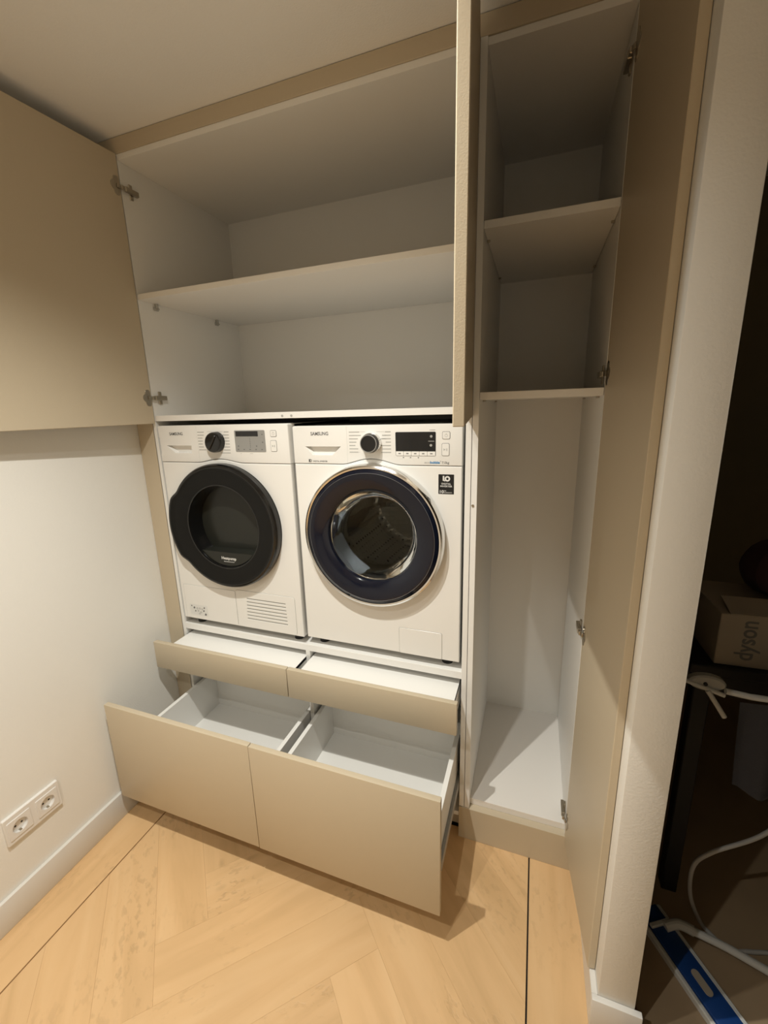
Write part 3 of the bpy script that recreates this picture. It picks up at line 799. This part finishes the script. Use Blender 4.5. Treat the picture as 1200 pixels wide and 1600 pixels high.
merge(t, text_bm('TECHNOLOGY', cx+0.006, cz-0.145, -0.0306, 0.005, 0.052, 0.0, align='CENTER'))
obj('door_lettering', t, 'print_white', bl)
# lower panels
lc = obj('filter_flap', prism(B(), rrect(0.1340, 0.4065, 0.7500, 0.9055, 0.006), YD-0.0003, YD+0.001), 'seam', df)
obj('flap_cover', prism(B(), rrect(0.1350, 0.4055, 0.7500, 0.9045, 0.005), YD-0.0012, YD+0.001, 0.0005), 'appliance', lc)
lg = obj('vent_panel', prism(B(), rrect(0.4085, 0.6890, 0.7500, 0.9125, 0.012), YD-0.0003, YD+0.001), 'seam', df)
vc = obj('vent_cover', prism(B(), rrect(0.4095, 0.6880, 0.7500, 0.9115, 0.011), YD-0.0014, YD+0.006, 0.0005), 'appliance', lg)
cut = []
for k in range(7):
    z = 0.8785-k*0.0148
    tt = bmesh.new(); x0_, x1_ = 0.462-0.001*k, 0.646+0.0005*k
    ps = [(YD-0.004, z+0.003), (YD-0.004, z-0.0045), (YD+0.004, z+0.0005), (YD+0.004, z+0.003)]
    A = [tt.verts.new((x0_, a, b_)) for a, b_ in ps]; C = [tt.verts.new((x1_, a, b_)) for a, b_ in ps]
    tt.faces.new(A); tt.faces.new(list(reversed(C)))
    for i in range(4): tt.faces.new((A[i], C[i], C[(i+1) % 4], A[(i+1) % 4]))
    bmesh.ops.recalc_face_normals(tt, faces=tt.faces); cut.append(tt)
carve(vc, cut)
pl = obj('pictogram_sticker', prism(B(), rrect(0.156, 0.2515, 0.7655, 0.8155, 0.005), YD-0.0016, YD), 'print_white', df)
t = B()
for xx, zz, r_ in ((0.167, 0.8075, 0.0035), (0.180, 0.8000, 0.0055), (0.185, 0.7850, 0.0040), (0.234, 0.8045, 0.0045), (0.230, 0.7900, 0.0050), (0.238, 0.7745, 0.0060)):
    prism(t, [(xx-r_, zz-r_*0.6), (xx+r_*0.4, zz-r_), (xx+r_, zz+r_*0.2), (xx, zz+r_)], YD-0.0021, YD-0.0015)
for xx, zz in ((0.196, 0.7975), (0.210, 0.7985), (0.222, 0.7965), (0.200, 0.7865), (0.214, 0.7815), (0.206, 0.7740)):
    lathe(t, xx, zz, [(0.004, YD-0.0020), (0.004, YD-0.0015), (0.0031, YD-0.0015), (0.0031, YD-0.0020)], 12, close=True)
obj('pictogram', t, 'print', pl)

# ------------------------------------------------------------------ double socket on the left wall
so = thing('double_socket', 'white double wall socket low on the left wall above the skirting', 'socket', (0.0, -0.648, 0.273))
MX = Matrix.Rotation(PI/2, 4, 'Z')     # turns the -Y facing shapes to face +X : (x,y) -> (-y,x)
t = B(); prism(t, rrect(-0.734, -0.562, 0.273, 0.373, 0.004), -0.010, 0.0, 0.0015, MX); fr_ = obj('frame', t, 'socket', so)
carve(fr_, [prism(B(), circ(yc, 0.322, 0.0225, 32), -0.02, 0.0-0.0015, 0, MX) for yc in (-0.692, -0.606)])
for yc in (-0.692, -0.606):
    t = B(); prism(t, rrect(yc-0.034, yc+0.034, 0.288, 0.356, 0.003), -0.0125, -0.009, 0.0006, MX)
    ins = obj('insert', t, 'socket', so)
    carve(ins, [prism(B(), circ(yc, 0.322, 0.0225, 32), -0.03, 0.01, 0, MX)])
    t = B(); tt = bmesh.new(); lathe(tt, yc, 0.322, [(0.0225, -0.0125), (0.0222, -0.0018), (0.0, -0.0018)], 32); merge(t, tt, MX)
    well = obj('socket_well', t, 'socket', so)
    t = B()
    for dz in (-0.0095, 0.0095): prism(t, circ(yc+dz, 0.322, 0.0032, 12), -0.0022, -0.0012, 0, MX)
    obj('pin_hole', t, 'gap', well)
    t = B(); prism(t, rrect(yc-0.0035, yc+0.0035, 0.2995, 0.3035, 0.001), -0.010, -0.0012, 0, MX)
    prism(t, rrect(yc-0.0035, yc+0.0035, 0.3405, 0.3445, 0.001), -0.010, -0.0012, 0, MX)
    obj('earth_contact', t, 'steel', well)

# ------------------------------------------------------------------ dark closet beyond the partition
ch = thing('side_table', 'dark wooden table in the unlit closet, carrying the pale cardboard box', 'table', (2.36, 0.25, 0.0))
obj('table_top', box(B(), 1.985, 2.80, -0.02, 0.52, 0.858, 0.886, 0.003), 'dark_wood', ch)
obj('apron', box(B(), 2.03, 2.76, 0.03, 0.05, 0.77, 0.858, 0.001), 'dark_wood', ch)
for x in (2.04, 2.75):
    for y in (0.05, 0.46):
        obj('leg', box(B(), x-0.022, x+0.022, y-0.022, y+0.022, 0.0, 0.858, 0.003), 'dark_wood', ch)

cb = thing('cardboard_box', 'pale cardboard box with a sideways dark word printed on its front, on the dark table', 'box', (2.25, 0.13, 0.8865))
mx = Matrix.Translation((2.045, 0.0, 0.8865)) @ Matrix.Rotation(0.03, 4, 'Z')
t = B(); box(t, 0, 0.42, 0.0, 0.25, 0.0, 0.155, 0.002, 1, mx); bd = obj('carton', t, 'card', cb)
t = B(); box(t, 0.02, 0.42, -0.0005, 0.002, 0, 0.075, 0, 1, mx @ Matrix.Translation((0, 0.0, 0.156)) @ Matrix.Rotation(math.radians(-72), 4, 'X'))
obj('flap', t, 'card', cb)
t = text_bm('dyson', 0.0, 0.0, 0.0, 0.062, 0.118, 0.0008)
bmesh.ops.transform(t, matrix=mx @ Matrix.Translation((0.085, -0.0008, 0.020)) @ Matrix.Rotation(-PI/2, 4, 'Y'), verts=t.verts)
obj('box_lettering', t, 'print', bd)

t = B(); tt = bmesh.new(); bmesh.ops.create_uvsphere(tt, u_segments=28, v_segments=16, radius=1)
for v in tt.verts:
    n_ = 1+0.06*math.sin(5*v.co.x+2)*math.cos(4*v.co.z)+0.04*math.sin(9*v.co.y)
    v.co = Vector((2.30+v.co.x*0.17*n_, 0.15+v.co.y*0.10*n_, 1.155+(v.co.z*0.098*n_ if v.co.z > -0.9 else -0.088)))
merge(t, tt)
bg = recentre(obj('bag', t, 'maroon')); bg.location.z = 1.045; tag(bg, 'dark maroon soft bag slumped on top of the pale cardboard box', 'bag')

rk = thing('drying_rack', 'white folding drying rack with a hinged joint, in front of the dark table', 'drying rack', (2.15, -0.14, 0.0))
t = tube(B(), [(2.008, -0.185, 0.918), (2.06, -0.183, 0.912), (2.60, -0.150, 0.90)], 0.0075); obj('rail', t, 'white_tube', rk)
t = tube(B(), [(1.925, -0.175, 0.925), (2.008, -0.185, 0.905)], 0.0055); obj('rail', t, 'white_tube', rk)
t = B(); prism(t, [(1.973+0.040*math.cos(2*PI*k/24), 0.925+0.021*math.sin(2*PI*k/24)) for k in range(24)], -0.178, -0.160, 0.004)
j = obj('joint', t, 'clip', rk)
obj('joint_pin', lathe(B(), 1.968, 0.925, [(0.0045, -0.176), (0.0045, -0.1815), (0.0, -0.182)], 14), 'foot', j)
t = tube(B(), [(1.972, -0.186, 0.912), (1.99, -0.190, 0.885), (2.012, -0.192, 0.850)], 0.0058); obj('arm', t, 'white_tube', rk)
t = tube(B(), [(2.58, -0.152, 0.90), (2.52, -0.10, 0.5), (2.46, -0.085, 0.009)], 0.008); obj('leg', t, 'white_tube', rk)

# hanging cloth with folds, over the rail
t = B(); tt = bmesh.new(); nx, nz = 30, 18; G = []
for i in range(nx+1):
    col = []
    for k in range(nz+1):
        u = i/nx; v = k/nz
        x = 2.036+u*0.38; z = 0.900-v*(0.245+0.02*math.sin(u*7))
        yy = -0.183+0.034*u+0.012*math.sin(u*26+v)*min(1, v*3)+0.010
        col.append(tt.verts.new((x+0.02*v*(1-u), yy-0.021, z)))
    G.append(col)
for i in range(nx):
    for k in range(nz): tt.faces.new((G[i][k], G[i+1][k], G[i+1][k+1], G[i][k+1]))
r_ = bmesh.ops.solidify(tt, geom=tt.faces[:], thickness=0.004)
bmesh.ops.recalc_face_normals(tt, faces=tt.faces); merge(t, tt)
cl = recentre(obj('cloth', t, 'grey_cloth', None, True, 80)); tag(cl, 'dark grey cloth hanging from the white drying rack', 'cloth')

# blue cleaning head with its white tube handle, lying on the closet floor
bh = thing('floor_sweeper', 'blue cleaning head with white side strips lying on the closet floor', 'sweeper', (2.05, -0.21, 0.0))
a = math.atan2(-0.30+0.073, 2.10-1.964)
mb = Matrix.Translation((1.975, -0.10, 0.0)) @ Matrix.Rotation(a, 4, 'Z')
t = B(); box(t, -0.04, 0.42, -0.033, 0.033, 0.006, 0.026, 0.004, 2, mb); hb = obj('head', t, 'blue', bh)
for s in (-1, 1):
    t = B(); box(t, -0.04, 0.42, *sorted((s*0.034, s*0.047)), 0.0, 0.022, 0.003, 1, mb); obj('side_strip', t, 'white_tube', bh)
def flat(pts, z0, z1, mx):
    tt = bmesh.new(); A = [tt.verts.new((p[0], p[1], z1)) for p in pts]; C = [tt.verts.new((p[0], p[1], z0)) for p in pts]
    tt.faces.new(A); tt.faces.new(list(reversed(C)))
    for i in range(len(pts)): tt.faces.new((A[i], C[i], C[(i+1) % len(pts)], A[(i+1) % len(pts)]))
    bmesh.ops.recalc_face_normals(tt, faces=tt.faces); q = B(); merge(q, tt, mx); return q
obj('window', flat(rrect(0.125, 0.185, -0.0105, 0.0105, 0.010), 0.024, 0.0285, mb), 'card', hb)
t = B(); box(t, 0.005, 0.018, -0.033, 0.036, 0.024, 0.034, 0.002, 1, mb); obj('clamp', t, 'white_tube', bh)
t = tube(B(), curve_pts([(1.992, -0.116, 0.030), (2.03, -0.10, 0.036), (2.07, -0.105, 0.035)], 6), 0.014, 14); obj('joint', t, 'white_tube', bh)
t = tube(B(), curve_pts([(2.066, -0.105, 0.035), (2.15, -0.118, 0.03), (2.26, -0.145, 0.022), (2.45, -0.19, 0.012)], 6), 0.011, 14); obj('handle', t, 'white_tube', bh)

hs = obj('hose', tube(B(), curve_pts([(2.29, 0.0-0.04, 0.52), (2.20, -0.06, 0.40), (2.09, -0.08, 0.32), (2.055, -0.07, 0.24), (2.07, -0.045, 0.10), (2.105, -0.045, 0.010), (2.125, -0.075, 0.0075), (2.165, -0.105, 0.0075), (2.22, -0.09, 0.0075), (2.30, -0.075, 0.0075), (2.45, -0.10, 0.0075)], 8), 0.0058, 12), 'hose_grey')
recentre(hs); tag(hs, 'thin white hose curving down to the closet floor behind the blue cleaning head', 'hose')
